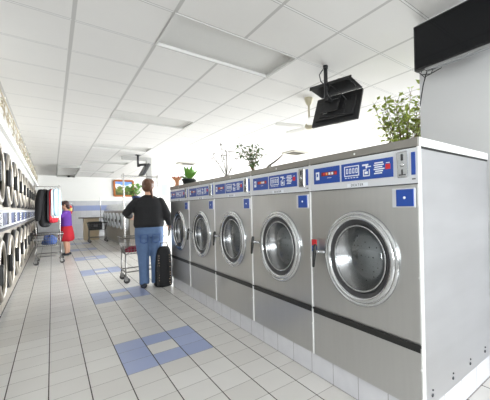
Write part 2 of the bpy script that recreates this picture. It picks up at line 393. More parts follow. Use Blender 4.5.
# ------------------------------------------------------------------ washers
def make_washer():
    W = PITCH; h = W/2; T = 1.43                 # local: x = depth from the front, y across (far = +), z from plinth top
    DY, DZ, R = -.014, .753, .291
    t = thing('washing_machine', '', 'washing machine', group='stainless front-loading washers in the right-hand row')
    # cabinet: shell + front plate with a round hole
    mb = MB(); f = h-.004; D = XB-XW
    mb.use(M['steelside'])
    mb.bb(.004, D, -f, -f+.006, 0, T-.047); mb.bb(.004, D, f-.006, f, 0, T-.047); mb.bb(D-.006, D, -f+.006, f-.006, 0, T-.047)
    mb.bb(.004, D-.006, -f+.006, f-.006, 0, .006); mb.bb(.004, D-.006, -f+.006, f-.006, T-.053, T-.047)
    cab = mb.build('cabinet', None, t)
    mb = MB(); n = 64; inner, outer = [], []
    z0, z1 = .348, 1.187
    for k in range(n):
        a = 2*pi*k/n; c, s_ = cos(a), sin(a)
        inner.append((DY+.262*c, DZ+.262*s_))
        q = min(((f-DY) if c > 0 else (f+DY))/abs(c) if abs(c) > 1e-6 else 9, ((z1-DZ) if s_ > 0 else (DZ-z0))/abs(s_) if abs(s_) > 1e-6 else 9)
        outer.append((DY+q*c, DZ+q*s_))
    for cy, cz in ((-f, z0), (f, z0), (-f, z1), (f, z1)):   # pull the nearest ray onto each corner
        k = min(range(n), key=lambda i: (outer[i][0]-cy)**2+(outer[i][1]-cz)**2); outer[k] = (cy, cz)
    mb.rings([[Vector((.004, *p)) for p in inner], [Vector((0, *p)) for p in inner], [Vector((0, *p)) for p in outer], [Vector((.004, *p)) for p in outer]], False, False)
    mb.build('front_panel', M['steel'], t)
    MB().bb(0, .004, -f, f, 0, .305).build('lower_panel', M['steel'], t)
    mb = MB(); mb.bb(-.004, .004, -f+.002, f-.002, .305, .345); mb.bb(-.012, -.003, -f+.002, f-.002, .335, .348)
    mb.build('dark_channel', M['dark'], t, bevel=.001)
    # cap
    MB().bb(-.006, D, -h+.0015, h-.0015, T-.047, T).build('top_cap', M['steelcap'], t, bevel=.003)
    MB().bb(-.0005, .004, -f, f, T-.052, T-.047).build('cap_shade_strip', M['dark'], t)  # dark strip paints the shade in the recess between cap and console
    mb = MB()
    for yy in (0,): mb.ball((-.007, yy, T-.028), (.003, .007, .007), 6)
    mb.build('cap_screw', M['edge'], t)
    # console
    c = MB().bb(-.008, .004, -f, f, 1.19, T-.052).build('console', M['console'], t, bevel=.002)
    MB().bb(-.0095, -.006, -f, f, 1.187, 1.192).build('console_trim', M['text'], c)
    y = lambda v: v-(Y0+h)
    zz = lambda v: v-.16
    def plate(name, ya, yb, za, zb, m, par, x=-.010, th=.002, bev=.0): return MB().bb(x-th, x+.001, y(ya), y(yb), zz(za), zz(zb)).build(name, m, par, bevel=bev)
    p1 = plate('display_panel', 1.643, 1.389, 1.397, 1.507, M['blue'], t)
    p2 = plate('instruction_panel', 1.371, .979, 1.397, 1.507, M['blue'], t)
    X = -.0125
    mb = MB().bb(X-.001, X+.0008, y(1.620), y(1.585), zz(1.425), zz(1.480)); mb.build('card_symbol', M['ink'], p1)
    mb = MB().bb(X-.002, X, y(1.611), y(1.597), zz(1.447), zz(1.468)); mb.build('card_window', M['blue'], p1)
    plate('display', 1.563, 1.412, 1.447, 1.474, M['dred'], p1, X, .001)
    for k, (ya, mm) in enumerate(((1.545, 'red'), (1.518, 'amber'), (1.490, 'ink'), (1.463, 'ink'), (1.432, 'red'))):
        plate('digit', ya, ya-.018, 1.452, 1.469, M[mm], p1, X-.001, .001)
    plate('caption', 1.505, 1.465, 1.431, 1.434, M['ink'], p1, X, .001)
    # instruction panel: timer box, basket icon, text lines, red square
    mb = MB(); a0, a1, b0, b1 = 1.345, 1.222, 1.425, 1.490
    for (ya, yb, za, zb) in ((a0, a1, b1-.006, b1), (a0, a1, b0, b0+.006), (a0, a0-.006, b0, b1), (a1+.006, a1, b0, b1)):
        mb.bb(X-.001, X+.0008, y(ya), y(yb), zz(za), zz(zb))
    for k in range(4):
        yy = 1.328-k*.026
        for (ya, yb, za, zb) in ((yy, yy-.016, 1.469, 1.474), (yy, yy-.004, 1.442, 1.474), (yy-.012, yy-.016, 1.442, 1.474), (yy, yy-.016, 1.442, 1.447)):
            mb.bb(X-.001, X+.0008, y(ya), y(yb), zz(za), zz(zb))
    for k in range(5): mb.bb(X-.001, X+.0008, y(1.340-k*.024), y(1.326-k*.024), zz(1.413), zz(1.418))
    mb.build('timer_graphic', M['ink'], p2)
    mb = MB()
    for (ya, yb, za, zb) in ((1.190, 1.140, 1.415, 1.421), (1.190, 1.184, 1.415, 1.455), (1.146, 1.140, 1.415, 1.455), (1.190, 1.165, 1.450, 1.456), (1.178, 1.155, 1.428, 1.444), (1.196, 1.150, 1.478, 1.488), (1.170, 1.160, 1.462, 1.478), (1.160, 1.130, 1.468, 1.474)):
        mb.bb(X-.001, X+.0008, y(ya), y(yb), zz(za), zz(zb))
    mb.build('basket_graphic', M['ink'], p2)
    mb = MB()
    for k, (w0, w1) in enumerate(((1.105, 1.045), (1.110, 1.040), (1.105, 1.050), (1.110, 1.036), (1.100, 1.046), (1.108, 1.052))): mb.bb(X-.001, X+.0008, y(w0), y(w1), zz(1.482-k*.012), zz(1.489-k*.012))
    mb.build('printed_lines', M['ink'], p2)
    plate('red_square', 1.028, .996, 1.443, 1.472, M['red'], p2, X, .001)
    plate('red_caption', 1.024, 1.000, 1.477, 1.481, M['ink'], p2, X, .001)
    cs = MB().bb(-.016, -.006, y(.952), y(.888), zz(1.386), zz(1.527)).build('coin_plate', M['chromed'], t, bevel=.006)
    MB().bb(-.019, -.014, y(.926), y(.914), zz(1.478), zz(1.512)).build('coin_slot', M['gasket'], cs)
    mb = MB(); mb.bb(-.019, -.014, y(.940), y(.900), zz(1.398), zz(1.404)); mb.bb(-.019, -.014, y(.923), y(.917), zz(1.403), zz(1.43))
    mb.build('return_slot', M['gasket'], cs)
    MB().ball((-.017, y(.920), zz(1.455)), (.005, .012, .012), 8).build('coin_button', M['chrome'], cs)
    plate('blue_strip', .868, .845, 1.397, 1.515, M['blue'], t)
    plate('serial_plate', .866, .846, 1.372, 1.378, M['text'], t, -.008)
    nm = plate('name_plate', 1.325, 1.160, 1.357, 1.379, M['ink'], t, -.008, .0015)
    text_mesh('DEXTER', .022, 'lettering', M['text'], nm, Matrix.Translation((-.0105, y(1.243), zz(1.368))) @ Matrix(((0, 0, -1, 0), (-1, 0, 0, 0), (0, 1, 0, 0), (0, 0, 0, 1))), .0006, 1.35)
    # blue number tag below the console
    tg = MB().bb(-.012, .001, y(.990), y(.850), zz(1.226), zz(1.330)).build('tag_frame', M['console'], t, bevel=.003)
    MB().bb(-.017, -.011, y(.962), y(.856), zz(1.232), zz(1.324)).build('blue_tag', M['blue'], tg, bevel=.003)
    MB().ball((-.017, y(.91), zz(1.278)), (.003, .008, .008), 6).build('tag_emblem', M['ink'], tg)
    # door
    d = MB().lathe([(R, 0), (R+.005, -.006), (R+.001, -.016), (R-.009, -.022), (R-.016, -.022), (R-.0185, -.014), (R-.021, -.022), (R-.032, -.030), (R-.044, -.028), (R-.053, -.018), (R-.054, .0), (R-.03, .004), (R-.01, .002)], (0, DY, DZ), 'x', 64, close=True).build('door_ring', M['chrome'], t)
    MB().lathe([(R-.052, -.018), (R-.060, -.016), (R-.080, -.006), (R-.084, .03), (R-.055, .03), (R-.052, 0)], (0, DY, DZ), 'x', 56, close=True).build('gasket', M['gasket'], d)
    MB().lathe([(R-.082, -.008), (R-.085, -.014), (R-.093, -.012), (R-.096, -.006), (R-.096, .03), (R-.084, .03)], (0, DY, DZ), 'x', 56, close=True).build('inner_ring', M['chromed'], d)
    MB().lathe([(R-.096, -.003), (R-.10, .012), (R-.125, .034), (R-.19, .048), (.03, .05)], (0, DY, DZ), 'x', 48).build('glass_bowl', M['glass'], d)
    mb = MB(); mb.lathe([(R-.02, .012), (R-.03, .06), (.25, .10), (.26, .45), (.2, .52), (.04, .53)], (0, DY, DZ), 'x', 48)
    for k in range(3):
        a = 2*pi*k/3+.5; mb.box((.28, DY+.235*cos(a), DZ+.235*sin(a)), (.3, .05, .05), Matrix.Rotation(a, 3, 'X'))
    mb.build('drum', M['drum'], t)
    # latch on the left of the door
    hd = MB()
    hd.tube([(-.03, DY+R-.01, DZ+.012), (-.04, DY+R+.05, DZ+.012), (-.042, DY+R+.065, DZ+.012)], .011, 10)
    hd.ball((-.042, DY+R+.045, DZ+.012), .017, 8)
    hd.build('latch_arm', M['chromed'], d)
    lv = MB().tube([(-.042, DY+R+.075, DZ+.05), (-.05, DY+R+.075, DZ), (-.058, DY+R+.077, DZ-.09)], [.013, .014, .010], 10, round_end=True).build('handle', M['black'], d)
    # edge strip and screws at the near (right-hand) edge
    e = MB().bb(-.0075, .004, -h, -h+.010, .0, T-.047).build('edge_strip', M['edge'], t, bevel=.001)
    mb = MB()
    for z in (.22, .70): mb.ball((-.006, -h+.004, z), (.007, .010, .010), 6)
    mb.build('strip_screw', M['edge'], e)
    return t
w0 = make_washer()
wl = ['nearest stainless washer of the right row, with the red and blue sticker by its handle',
      'stainless washer second from the camera, next after the one with the red sticker',
      'stainless washer in the middle of the row of five, under the bare twig plant',
      'stainless washer fourth from the camera, second from the far end of the row',
      'farthest stainless washer in the right row, beside the woman in jeans']
washers = []
for i in range(5):
    o = w0 if i == 0 else copy_tree(w0)
    o.location = (XW, Y0+PITCH*(i+.5), .16); o['label'] = wl[i]; washers.append(o)
# the sticker and the screws of the bare side belong to the nearest machine only
h = PITCH/2
st = MB().use(M['red']).bb(-.030, -.026, .350, .400, .80, .845).use(M['blue']).bb(-.030, -.026, .350, .400, .760, .80).use(M['ink']).bb(-.0305, -.0255, .360, .390, .775, .785).use(M['chromed']).bb(-.026, 0, .365, .385, .77, .84)
st.build('warning_sticker', None, washers[0])
for k in range(4):
    for dx, z, q in ((0, .055, .010), (.004, .082, .006)): MB().ball((.09+k*.24+dx, -h+.002, z), (q, .005, q), 6).build('side_screw', M['text'], washers[0])
MB().bb(.003, XB-XW-.002, -h-.0005, -h+.004, 1.373, 1.385).build('side_seam', M['dark'], washers[0])
MB().bb(0, .02, -h-.001, -h+.004, 0, 1.383).build('corner_strip', M['edge'], washers[0], bevel=.001)
MB().bb(.003, XB-XW, -h-.003, -h+.002, 1.385, 1.43).build('cap_side', M['edge'], washers[0], bevel=.001)

# ------------------------------------------------------------------ dryers (double stack), fronts face +x
def make_dryer(W=.92):
    t = thing('stacked_dryer', '', 'dryer', group='stacked tumble dryers along the left wall')
    h = W/2-.004; D = .95
    MB().bb(-D, 0, -h, h, .09, 2.02).build('cabinet', M['steeldry'], t, bevel=.006)
    MB().bb(-D, -.01, -h, h, 2.02, 2.26).build('fascia', M['bulk'], t, bevel=.003)
    g = MB().bb(-D, -.03, -h, h, 0, .09).build('kick_grille', M['chromed'], t)
    mb = MB()
    for k in range(9): MB().bb(-.031, -.026, -h+.06+k*.09, -h+.13+k*.09, .015, .075).build('grille_slot', M['gasket'], g)
    c = MB().bb(0, .025, -h, h, 1.06, 1.27).build('control_panel', M['console'], t, bevel=.004)
    MB().bb(.025, .029, -h+.05, -.02, 1.09, 1.24).build('display_panel', M['navy'], c)
    MB().bb(.025, .030, .02, .16, 1.09, 1.24).build('dark_display', M['black'], c)
    MB().bb(.025, .035, .2, .3, 1.09, 1.24).build('coin_plate', M['chromed'], c, bevel=.004)
    MB().bb(.0, .05, -h, h, 1.035, 1.058).build('ledge', M['greyc'], t, bevel=.004)
    for z in (1.65, .64):
        R = .33
        d = MB().lathe([(R, 0), (R+.006, .02), (R, .05), (R-.02, .066), (R-.055, .07), (R-.07, .055), (R-.07, .0), (R-.03, 0)], (0, 0, z), 'x', 44, close=True).build('door_ring', M['steeldry'], t)
        MB().lathe([(R+.0065, .002), (R+.014, .004), (R+.014, .044), (R+.004, .048)], (0, 0, z), 'x', 44, close=True).build('seal', M['gasket'], d)
        MB().lathe([(R-.07, .045), (R-.1, .035), (.1, .02), (.03, .02)], (0, 0, z), 'x', 36).build('door_glass', M['dglass'], d)
        MB().lathe([(R-.072, .002), (R-.08, .004), (.05, .004)], (0, 0, z), 'x', 36).build('drum_back', M['gasket'], d)
        mb = MB(); mb.box((.075, -R+.02, z), (.035, .05, .2)); mb.build('handle', M['black'], d, bevel=.008)
    return t
dr = make_dryer()
ords = ['nearest', 'second nearest', 'third', 'fourth', 'fifth', 'sixth', 'seventh', 'eighth', 'ninth', 'tenth', 'eleventh']
DP, DX = .93, -.46
for i in range(11):
    o = dr if i == 0 else copy_tree(dr)
    o.location = (DX, 4.48+DP*i, 0)
    o['label'] = '%s double-stacked stainless dryer%s along the left wall' % (ords[i], '' if i < 2 else ' counted from the camera')

# trellis with dried vine on the ledge above the dryers
t = thing('vine_trellis', 'long wire trellis with beige dried vine on the white ledge above the dryers', 'trellis', (-.455, 4.2, 2.36))
L = 12.8
mb = MB()
for z in (.03, .37): mb.tube([(0, 0, z), (0, L, z)], .009, 6)
mb.build('rail', M['beige'], t)
mb = MB(); yy = .1
while yy < L-.2:
    mb.tube([(0, yy, .02), (.012, yy+.04, .2), (0, yy+random.uniform(.04, .16), .38)], .0045, 5)
    if random.random() < .3: mb.tube([(0, yy, random.uniform(.05, .2)), (0, yy+.25, random.uniform(.2, .36))], .004, 5)
    yy += random.uniform(.45, .75)
mb.tube([(0, 0, .2), (0, L, .21)], .005, 5)
for y1 in (.05, L-.05): mb.tube([(0, y1, 0), (0, y1, .37)], .01, 6)
o = mb.build('lattice', M['beige'], t)
mb = MB(); vine = MB(); pts = []
for k in range(130):
    pts.append((.01+.02*sin(k*.9), k*L/129, .19+.11*sin(k*.7)+random.uniform(-.04, .04)))
vine.tube(pts, .006, 5)
for k in range(110):
    p = random.choice(pts); q = Vector(p)+Vector((random.uniform(-.02, .03), random.uniform(-.1, .1), random.uniform(-.1, .1)))
    q.z = min(max(q.z, .03), .36)
    mb.use(M['cleaf'] if random.random() < .9 else M['leaf3']).leaf(q, (random.uniform(-.3, .6), random.uniform(-1, 1), random.uniform(-.7, .7)), (1, random.uniform(-1, 1), .4), random.uniform(.04, .08), .03)
vine.build('vine', M['beige'], t); mb.build('dried_leaves', None, t)

# ------------------------------------------------------------------ ceiling furniture
fl = ['nearest unlit ceiling light panel, above the aisle in front of the washers',
      'second unlit ceiling light panel from the camera, above the aisle',
      'third unlit ceiling light panel from the camera, in the bright part of the ceiling',
      'fourth unlit ceiling light panel, far above the woman in jeans',
      'farthest unlit ceiling light panel, close to the back wall']
for i in range(5):
    x0, x1 = CX0+.605, CX0+3*.605; y0 = CY0+CS*5*i; y1 = y0+CS
    t = thing('ceiling_light', fl[i], 'ceiling light', ((x0+x1)/2, (y0+y1)/2, CEIL), 0, 'ceiling light panels above the aisle')
    a, b = (x1-x0)/2, (y1-y0)/2
    mb = MB()
    for s_ in (-1, 1):
        mb.bb(-a, a, s_*(b-.006)-.006, s_*(b-.006)+.006, -.004, .10); mb.bb(s_*(a-.006)-.006, s_*(a-.006)+.006, -b+.012, b-.012, -.004, .10)
    mb.bb(-a+.012, a-.012, -b+.012, b-.012, .09, .10)
    mb.build('housing', M['lens'], t)
    MB().bb(-a+.012, a-.012, -b+.012, b-.012, .026, .032).build('lens', M['lens'], t)
for (cx, cy), lb in zip(((5.39, 6.96), (3.57, 10.67)), ('square beige ceiling vent above the open room on the right, nearer one', 'square beige ceiling vent farther back, above the last washers')):
    t = thing('ceiling_vent', lb, 'vent', (cx, cy, CEIL), 0, 'square vents in the bright ceiling')
    mb = MB(); a = .27
    for s_ in (-1, 1): mb.bb(-a, a, s_*a-.03, s_*a+.03, -.03, 0); mb.bb(s_*a-.03, s_*a+.03, -a+.03, a-.03, -.03, 0)
    mb.build('frame', M['vent'], t, bevel=.004)
    mb = MB()
    for k in range(7): mb.box((0, -.21+k*.07, -.014), (.48, .055, .004), Matrix.Rotation(.45, 3, 'X'))
    mb.build('louvre', M['vdark'], t)
t = thing('ceiling_panel', 'white box panel hung under the ceiling at the far end of the aisle', 'ceiling panel', (.47, 14.9, CEIL))
MB().bb(-.29, .29, -1.85, 1.85, -.02, 0).build('panel', M['white'], t)
mb = MB(); mb.bb(-.3, .3, -1.88, -1.85, -.1, 0); mb.bb(-.3, .3, 1.85, 1.88, -.1, 0); mb.bb(-.3, -.29, -1.85, 1.85, -.1, 0); mb.bb(.29, .3, -1.85, 1.85, -.1, 0)
mb.build('rim', M['bulk'], t)
MB().ball((.1, 1.8, -.06), (.05, .03, .04), 8).build('sensor', M['black'], t)

# ceiling fan
t = thing('ceiling_fan', 'cream ceiling fan hanging behind the tilted ceiling television', 'ceiling fan', (2.83, 3.31, CEIL))
MB().lathe([(.065, 0), (.062, -.02), (.04, -.085), (.018, -.11)], seg=24).build('canopy', M['cream'], t)
MB().tube([(0, 0, -.09), (0, 0, -.37)], .014, 10).build('downrod', M['cream'], t)
MB().lathe([(.02, -.36), (.045, -.37), (.065, -.39), (.065, -.42), (.04, -.44), (.02, -.445)], seg=24).build('motor', M['cream'], t)
for k in range(5):
    a = 2*pi*k/5+.35; q = Matrix.Rotation(a, 3, 'Z') @ Matrix.Rotation(.10, 3, 'X')
    out = [(.10, -.03), (.16, -.05), (.47, -.06), (.50, -.04), (.50, .04), (.47, .06), (.16, .05), (.10, .03)]
    MB().poly([q @ Vector((u, v, 0))+Vector((0, 0, -.41)) for u, v in out], (0, 0, .008)).build('blade', M['white'], t)

# ceiling-mounted television, back towards the aisle
t = thing('ceiling_television', 'black flat television on a ceiling pole, its back to the aisle', 'television', (2.325, 2.423, CEIL), radians(12.5))
mb = MB(); mb.tube([(0, 0, 0), (0, 0, -.34)], .022, 12); mb.tube([(0, 0, 0), (0, 0, -.03)], .028, 12); mb.build('pole', M['blk2'], t)
mb = MB(); q = Matrix.Rotation(radians(8), 3, 'Y')
mb.box((.12, -.05, -.225), (.25, .54, .012), q); mb.box((-.002, -.05, -.205), (.012, .54, .04), q)
mb.build('tray', M['blk2'], t, bevel=.002)
mb = MB(); mb.box((.05, 0, -.36), (.10, .05, .05)); mb.box((.085, 0, -.40), (.02, .22, .2), Matrix.Rotation(radians(20), 3, 'Y')); mb.tube([(0, 0, -.3), (.09, 0, -.38)], .03, 8)
mb.build('bracket', M['blk2'], t, bevel=.003)
q = Matrix.Rotation(radians(21), 3, 'Y'); o3 = Vector((.155, -.03, -.435))
def pl(c, d): return (o3+q @ Vector(c)), d
mb = MB(); mb.box(*pl((.015, 0, 0), (.03, .61, .385)), q); mb.box(*pl((-.01, 0, -.02), (.04, .5, .25)), q); mb.box(*pl((-.03, .02, -.10), (.03, .34, .05)), q)
body = mb.build('housing', M['tvback'], t, bevel=.006)
MB().box(*pl((.0305, 0, 0), (.004, .58, .355)), q).build('screen', M['screen'], t)
MB().box(*pl((-.0315, .12, -.03), (.003, .06, .075)), q).build('rating_label', M['paper'], body)
MB().box(*pl((-.034, .118, -.035), (.003, .03, .02)), q).build('label_print', M['black'], body)
mb = MB()
for k in range(7): mb.box(*pl((-.031, -.2+k*.03, .07), (.003, .012, .05)), q)
mb.build('cooling_slot', M['black'], body)
mb = MB()
mb.tube([(-.02, .02, -.04), (-.05, .05, -.1), (-.04, .04, -.17), (-.03, -.02, -.24)], .006, 6)
mb.tube([(-.02, -.02, -.2), (-.09, -.08, -.34), (-.07, -.12, -.42), (-.02, -.2, -.4)], .006, 6)
mb.tube([(0, -.03, -.28), (-.08, -.1, -.26), (-.07, -.2, -.34), (.0, -.25, -.42), (.02, -.2, -.5)], .005, 6)
mb.tube([(.0, -.05, -.22), (-.03, -.18, -.2), (-.02, -.29, -.21), (.06, -.31, -.25), (.12, -.31, -.3)], .006, 6)
mb.build('cable', M['black'], t)

# television on the wall
t = thing('wall_television', 'large glossy black television on the grey wall above the nearest washer', 'television', (2.2, .935, 2.285))
MB().bb(0, .045, -.33, .348, .0, .352).build('housing', M['black'], t, bevel=.004)
MB().bb(-.002, .001, -.318, .336, .014, .34).build('screen', M['screen'], t)
mb = MB(); mb.bb(.0, .04, -.28, .26, -.022, -.001); mb.bb(-.004, .002, -.06, .06, -.016, -.006)
mb.build('bottom_bar', M['chromed'], t, bevel=.003)
mb = MB(); mb.bb(.045, .22, -.05, .05, .12, .22); mb.bb(.2, .2195, -.15, .15, .07, .29); mb.build('wall_bracket', M['blk2'], t)
mb = MB(); mb.tube([(.03, .30, .0), (.03, .31, -.03), (.05, .24, -.04), (.06, .16, -.02), (.03, .14, .0)], .0035, 6)
mb.tube([(.03, .25, .0), (.05, .28, -.04), (.08, .32, -.10), (.12, .36, -.17), (.17, .40, -.22)], .0045, 6)
mb.tube([(.03, .2, .0), (.04, .23, -.045), (.05, .29, -.05), (.03, .33, .0)], .003, 6)
mb.build('cable', M['black'], t)

# ------------------------------------------------------------------ plants on the washers
TOP = .16+1.43
def pot_parts(t, r, hgt, m):
    p = MB().lathe([(r*.7, 0), (r*.95, hgt*.8), (r, hgt*.82), (r, hgt), (r*.9, hgt), (r*.86, hgt*.88), (.01, hgt*.88)], seg=24).build('pot', m, t)
    MB().lathe([(r*.86, hgt*.86), (r*.5, hgt*.92), (.01, hgt*.92)], seg=16).build('soil', M['soil'], p)
def bush(t, z0, H, spread, nst, leaves, L, m, sm=M['stem'], lean=(0, 0), lo=.3, rs=.006, seed=1):
    rnd = random.Random(seed); st = MB(); lf = MB()
    for k in range(nst):
        a = rnd.uniform(0, 2*pi); s_ = rnd.uniform(.25, 1)*spread; hh = H*rnd.uniform(.65, 1)
        p = [Vector((0, 0, z0)), Vector((cos(a)*s_*.3+lean[0]*.3, sin(a)*s_*.3+lean[1]*.3, z0+hh*.4)), Vector((cos(a)*s_*.75+lean[0]*.7, sin(a)*s_*.75+lean[1]*.7, z0+hh*.75)), Vector((cos(a)*s_+lean[0], sin(a)*s_+lean[1], z0+hh))]
        st.tube(p, [rs, rs*.8, rs*.55, rs*.3], 5)
        for j in range(leaves):
            f = rnd.uniform(lo, 1)*3; i = min(int(f), 2); b = p[i].lerp(p[i+1], f-i)
            d = Vector((rnd.uniform(-1, 1), rnd.uniform(-1, 1), rnd.uniform(-.3, .8))).normalized()
            e = b+d*rnd.uniform(.02, .09)*H
            st.tube([b, e], [rs*.3, rs*.2], 4)
            lf.leaf(e, d+Vector((0, 0, rnd.uniform(-.7, .1))), (rnd.uniform(-.5, .5), rnd.uniform(-.5, .5), 1), L*rnd.uniform(.6, 1.15), L*rnd.uniform(.45, .6))
    st.build('stems', sm, t); lf.build('foliage', m, t)
t = thing('potted_shrub', 'tall airy leafy shrub behind the nearest washer, beside the grey wall', 'plant', (2.92, 1.84, 0))
pot_parts(t, .2, .36, M['pot'])
MB().tube([(0, 0, .3), (.02, .01, .8), (-.02, -.01, 1.2), (0, 0, 1.5)], [.028, .024, .02, .016], 10).build('trunk', M['stem'], t)
bush(t, 1.45, .95, .42, 30, 30, .078, M['leaf'], M['stem'], seed=5, lo=.3, rs=.006)
t = thing('potted_plant', 'small dark green leafy plant above the washer row, right of the twig plant', 'plant', (1.85, 3.22, TOP))
pot_parts(t, .07, .07, M['pot']); bush(t, .06, .37, .17, 12, 12, .065, M['leaf3'], seed=9, rs=.005, lo=.25)
t = thing('twig_plant', 'bare grey twig plant with few dry leaves, standing on the washer row', 'plant', (1.85, 3.95, TOP))
pot_parts(t, .06, .07, M['potd']); bush(t, .06, .46, .32, 9, 5, .05, M['greystem'], M['greystem'], seed=3, lo=.5, rs=.007)
t = thing('potted_plant', 'bright green broad-leaved plant in a dark pot on the farthest washer', 'plant', (1.68, 4.95, TOP))
pot_parts(t, .11, .12, M['potd'])
lf = MB(); rnd = random.Random(4)
for k in range(14):
    a = k*2.4; e = .3+rnd.random()*.9; lf.leaf((cos(a)*.02, sin(a)*.02, .10+rnd.random()*.04), (cos(a)*cos(e), sin(a)*cos(e), sin(e)), (0, 0, 1), rnd.uniform(.16, .24), .09)
lf.build('foliage', M['leaf2'], t)
t = thing('wicker_stand', 'small orange wicker ornament at the far end of the washer row', 'ornament', (1.535, 5.085, TOP))
MB().lathe([(.04, 0), (.025, .05), (.03, .09), (.07, .135), (.075, .15), (.065, .14), (.02, .10)], seg=20).build('bowl', M['wicker'], t)
mb = MB()
for k in range(8): mb.ball((.07*cos(k*pi/4), .07*sin(k*pi/4), .152), .012, 6)
mb.build('bead', M['red'], t)
t = thing('driftwood_stick', 'thin grey-brown stick lying slanted on top of the second washer', 'stick', (1.75, 2.66, TOP))
mb = MB(); mb.tube([(0, .2, .012), (0, .05, .085), (.0, -.1, .125), (.01, -.18, .165)], [.012, .011, .009, .006], 7, round_end=True); mb.tube([(0, .2, .012), (0, .0, .012), (.0, -.12, .012)], .011, 7, round_end=True); mb.tube([(0, .03, .10), (0, .0, .012)], .007, 6)
mb.build('branch', M['greystem'], t)

# ------------------------------------------------------------------ carts
def make_cart(label, loc, rz, L=.76, W=.48, poles=(-.17, .37), top=1.83, rim=.76, group=None, black=False):
    t = thing('laundry_cart', label, 'cart', loc, rz, group)
    a, b = L/2, W/2; bot = rim-.27
    rect = lambda x, y, z: [(-x, -y, z), (x, -y, z), (x, y, z), (-x, y, z), (-x, -y, z)]
    mb = MB()
    for p, q in zip(rect(a, b, rim), rect(a, b, rim)[1:]): mb.tube([p, q], .013, 8)
    mb.build('rim', M['blk2'] if black else M['wire'], t)
    mb = MB(); i = .05
    for p, q in zip(rect(a-i, b-i, bot), rect(a-i, b-i, bot)[1:]): mb.tube([p, q], .006, 6)
    for k in range(1, 4):
        f = k/4; z = bot+(rim-bot)*f; r = rect(a-i*(1-f), b-i*(1-f), z)
        for p, q in zip(r, r[1:]): mb.tube([p, q], .0035, 5)
    for k in range(13):
        u = -1+k/6
        for s_ in (-1, 1): mb.tube([(u*(a-i), s_*(b-i), bot), (u*a, s_*b, rim)], .003, 5)
        mb.tube([(u*(a-i), -(b-i), bot), (u*(a-i), b-i, bot)], .003, 5)
    for k in range(9):
        u = -1+k/4
        for s_ in (-1, 1): mb.tube([(s_*(a-i), u*(b-i), bot), (s_*a, u*b, rim)], .003, 5)
    mb.build('basket', M['wire'], t)
    mb = MB(); lx, ly = a*.86, b*.85
    for s_ in (-1, 1):
        mb.tube([(-lx, s_*ly, .19), (lx, s_*ly, .19)], .011, 8)
    for s_ in (-1, 1): mb.tube([(s_*lx, -ly, .19), (s_*lx, ly, .19)], .011, 8)
    mb.build('base_frame', M['wire'], t)
    for sx in (-1, 1):
        for sy in (-1, 1):
            MB().tube([(sx*lx, sy*ly, .14), (sx*lx, sy*ly, .26), (sx*(a-i), sy*(b-i), bot)], .011, 8).build('leg', M['wire'], t)
            c = MB().tube([(sx*lx, sy*ly, .15), (sx*lx, sy*ly, .11)], .014, 8); 
            for w in (-.018, .018): c.bb(sx*lx-.02, sx*lx+.03, sy*ly+w-.002, sy*ly+w+.002, .045, .115)
            c = c.build('caster', M['wire'], t)
            MB().lathe([(.012, -.014), (.042, -.013), (.048, -.006), (.048, .006), (.042, .013), (.012, .014)], (sx*lx+.015, sy*ly, .048), 'y', 20).build('wheel', M['tyre'], c)
    mb = MB()
    for px in poles: mb.tube([(px, 0, bot), (px, 0, top)], .013, 10, round_end=True)
    mb.build('pole', M['cartp'], t)
    if len(poles) > 1:
        MB().tube([(poles[0]-.02, 0, top-.03), (poles[-1]+.02, 0, top-.03)], .010, 10, round_end=True).build('hanging_bar', M['cartp'], t)
    return t
cart1 = make_cart('wheeled wire laundry cart with hanging bar beside the woman in jeans', (1.20, 6.1, 0), 0, L=.64, poles=(-.25, .29), top=1.86)
cart2 = make_cart('wheeled laundry cart with coats hanging from its bar, by the dryers', (-.08, 9.75, 0), 0, L=.54, W=.82, poles=(-.22, .22), top=1.87, rim=.70)
cart3 = make_cart('wheeled laundry cart with a black crate, in front of the far folding table', (1.33, 14.4, 0), 0, L=.62, poles=(.12,), top=1.72, rim=.75, black=True)
def heap(name, label, cat, loc, m, r=(.2, .14, .08), seed=1):
    rnd = random.Random(seed); mb = MB(); n = 22; rg = []
    for i in range(8):
        a = i/7*pi*.5; ring = []
        for k in range(n):
            b = 2*pi*k/n; f = 1+.16*sin(3*b+i+seed)+.08*sin(7*b+i*2)
            ring.append(Vector((r[0]*cos(a)*cos(b)*f, r[1]*cos(a)*sin(b)*f, r[2]*sin(a)*(1+.15*sin(4*b)))))
        if i == 7: ring = [Vector((p.x+.012*cos(2*pi*k/n), p.y+.012*sin(2*pi*k/n), r[2])) for k, p in enumerate(ring)]
        rg.append(ring)
    mb.rings(rg); o = mb.build(name, m, loc=loc, sub=1); return tag(o, label, cat)
heap('folded_cloth', 'crimson bundle of clothes lying in the wire cart beside the woman in jeans', 'clothes', (1.07, 6.1, .5), M['pinkc'], (.13, .13, .10), 2)
heap('dark_cloth', 'dark grey clothes in the wire cart, next to the crimson bundle', 'clothes', (1.35, 6.1, .5), M['blackc'], (.10, .13, .18), 4)
heap('blue_cloth', 'blue denim bundle in the cart under the hanging coats', 'clothes', (-.06, 9.66, .435), M['bluec'], (.15, .17, .25), 5)
t = thing('plastic_crate', 'black plastic crate sitting in the far laundry cart', 'crate', (1.27, 14.4, .485))
mb = MB(); mb.bb(-.2, .2, -.15, .15, 0, .012)
for s_ in (-1, 1): mb.bb(-.2, .2, s_*.15-.006, s_*.15+.006, 0, .3); mb.bb(s_*.2-.006, s_*.2+.006, -.15, .15, 0, .3)
mb.build('shell', M['black'], t); 
mb = MB()
for s_ in (-1, 1): mb.bb(-.215, .215, s_*.155-.012, s_*.155+.012, .285, .305); mb.bb(s_*.205-.012, s_*.205+.012, -.15, .15, .285, .305)
mb.build('lip', M['blk2'], t, bevel=.003)
